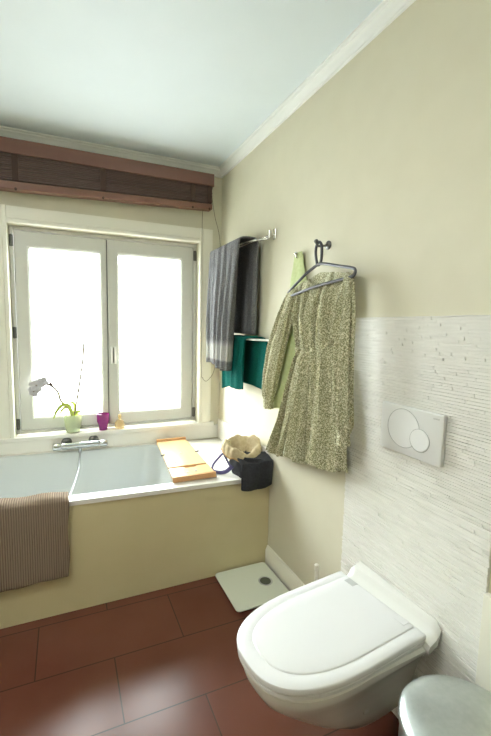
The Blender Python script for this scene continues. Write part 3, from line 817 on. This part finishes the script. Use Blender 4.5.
# flush plate
fp = thing('flush_plate', 'white dual flush plate on the mosaic tiling above the toilet', 'flush plate', (-.014, -1.770, 1.047))
PY0, PY1, PZ0, PZ1 = -1.893, -1.647, .965, 1.129
bm = NB(); n_ = 40
def pring(d, x): return [(x, y, z) for y, z, in ((p[0], p[1]) for p in rrect(PY0 + d, PY1 - d, PZ0 + d, PZ1 - d, .006, 0, 4))]
loft(bm, [pring(0, -.013), pring(0, -.0255), pring(.0025, -.028)]); obj('frame', bm, 'plate_plastic', fp)
def disc_button(y, z, r, x0, x1, cut=None):
    bm = NB(); rings = []
    for rr, xx in ((r, x0), (r, x1 + .0015), (r - .0015, x1), (r * .5, x1 - .0008), (.0005, x1 - .0008)):
        rings.append([(xx, y + rr * cos(2 * PI * k / 64), z + rr * sin(2 * PI * k / 64)) for k in range(64)])
    loft(bm, rings); return bm
obj('large_button', disc_button(-1.746, 1.053, .064, -.027, -.0288), 'plate_plastic', fp)
bm = NB(); tube(bm, [(-.0282, -1.746 + .0655 * cos(2 * PI * k / 64), 1.053 + .0655 * sin(2 * PI * k / 64)) for k in range(64)], .0009, 6, closed=True); obj('button_gap', bm, 'plate_gap', fp)
obj('small_button', disc_button(-1.814, 1.029, .036, -.027, -.0300), 'plate_plastic', fp)
bm = NB(); tube(bm, [(-.0290, -1.814 + .0372 * cos(2 * PI * k / 48), 1.029 + .0372 * sin(2 * PI * k / 48)) for k in range(48)], .0009, 6, closed=True); obj('button_gap', bm, 'plate_gap', fp)
cu = bpy.data.curves.new('lettering', 'FONT'); cu.body = 'GEBERIT'; cu.size = .0062; cu.extrude = .0002; cu.align_x = 'CENTER'
lo = bpy.data.objects.new('lettering', cu); C.objects.link(lo)
dg = bpy.context.evaluated_depsgraph_get(); me = bpy.data.meshes.new_from_object(lo.evaluated_get(dg)); bpy.data.objects.remove(lo)
bm = NB(); bm.from_mesh(me)
for v_ in bm.verts: v_.co = Vector((-.0283 - v_.co.z, -1.869 - v_.co.x, 1.110 + v_.co.y))
obj('lettering', bm, 'grey_plastic', fp, smooth=False)

# toilet brush behind the toilet
tb = thing('toilet_brush', 'white toilet brush with upright handle against wall behind toilet', 'toilet brush', (-.075, -1.37, 0))
bm = NB(); lathe(bm, [(0, .001), (.045, .001), (.047, .004), (.042, .13), (.039, .13), (.043, .01), (0, .008)], (-.072, -1.372, 0), 28); obj('holder', bm, 'casing', tb)
bm = NB(); tube(bm, [(-.072, -1.372, .06), (-.072, -1.372, .32)], .0075, 12); lathe(bm, [(.0075, .318), (.010, .322), (.010, .345), (.006, .349), (0, .35)], (-.072, -1.372, 0), 14); obj('handle', bm, 'casing', tb)
bm = NB(); lathe(bm, [(0, .012), (.03, .015), (.034, .05), (.03, .09), (0, .1)], (-.072, -1.372, 0), 20, f=lambda a, h: 1 + .06 * cos(16 * a)); obj('bristles', bm, 'casing', tb)

# pedal bin
bn = thing('pedal_bin', 'brushed steel pedal bin with rounded lid beside the toilet', 'bin', (-.212, -2.168, 0))
bc = (-.212, -2.168, 0); br_ = .158
bm = NB(); lathe(bm, [(0, .012), (br_ - .006, .012), (br_ - .004, .02), (br_ - .004, .413), (br_ - .012, .416), (0, .416)], bc, 64); obj('bin_body', bm, 'brushed', bn)
bm = NB(); lathe(bm, [(0, 0), (br_, 0), (br_ + .002, .004), (br_ + .002, .02), (br_ - .004, .022)], bc, 64); obj('base_ring', bm, 'black_plastic', bn)
bm = NB(); lathe(bm, [(br_ - .004, .417), (br_, .419), (br_ + .001, .433), (br_ - .004, .442), (br_ - .018, .449), (br_ * .65, .462), (br_ * .3, .469), (0, .471)], bc, 64); obj('lid', bm, 'brushed', bn)
bm = NB(); box(bm, bc[0] - .20, bc[0] - .15, bc[1] - .025, bc[1] + .025, .02, .03); obj('pedal', bm, 'black_plastic', bn, smooth=False, bev=.004)

# fill lamp added on the ceiling, outside the camera's view
cl = thing('fill_lamp', 'added fill lamp on the ceiling, out of view', 'lamp', (-1.65, -1.85, 2.5))
bm = NB(); lathe(bm, [(0, 0), (.17, 0), (.17, -.03), (.15, -.035), (0, -.035)], (-1.65, -1.85, 2.5), 40); obj('fill_lamp_base', bm, 'cornice', cl)
FILL_W, SKY = 17, 27.0
lt = bpy.data.lights.new('fill_light', 'AREA'); lt.shape = 'DISK'; lt.size = .30; lt.energy = FILL_W; lt.color = (.96, .99, 1)
lo = bpy.data.objects.new('fill_light', lt); C.objects.link(lo); lo.location = (0, 0, -.04); lo.parent = cl

# ------------------------------------------------------------------ sky outside
w = bpy.data.worlds.new('overcast_sky'); bpy.context.scene.world = w; w.use_nodes = True
wt = w.node_tree; bgn = wt.nodes['Background']; bgn.inputs['Strength'].default_value = SKY
tc = wt.nodes.new('ShaderNodeTexCoord'); sp = wt.nodes.new('ShaderNodeSeparateXYZ'); wt.links.new(tc.outputs['Generated'], sp.inputs[0])
mr = wt.nodes.new('ShaderNodeMapRange'); mr.inputs['From Min'].default_value = -1; wt.links.new(sp.outputs['Z'], mr.inputs['Value'])
rp = ramp(wt, mr.outputs[0], [(0, (.36, .37, .37)), (.47, (.48, .50, .50)), (.53, (.92, .97, 1)), (1, (.92, .97, 1))])
wt.links.new(rp.outputs['Color'], bgn.inputs['Color'])

# ------------------------------------------------------------------ camera
cam = bpy.data.cameras.new('camera'); co = bpy.data.objects.new('camera', cam); C.objects.link(co)
co.location = (-1.0769, -2.6903, 1.3823); co.rotation_mode = 'XYZ'; co.rotation_euler = (1.4651, -.0171, -.3944)
cam.sensor_fit = 'HORIZONTAL'; cam.sensor_width = 36; cam.lens = 386.2445 / 491 * 36
cam.shift_x = (245.5 - 225.29) / 491; cam.shift_y = 0; cam.clip_start = .02
S = bpy.context.scene; S.camera = co
S.view_settings.view_transform = 'Standard'; S.view_settings.look = 'None'; S.view_settings.gamma = 1
S.view_settings.use_curve_mapping = False; S.view_settings.exposure = 0.15
S.cycles.max_bounces = 12; S.cycles.diffuse_bounces = 8; S.cycles.transparent_max_bounces = 12; S.cycles.use_denoising = True
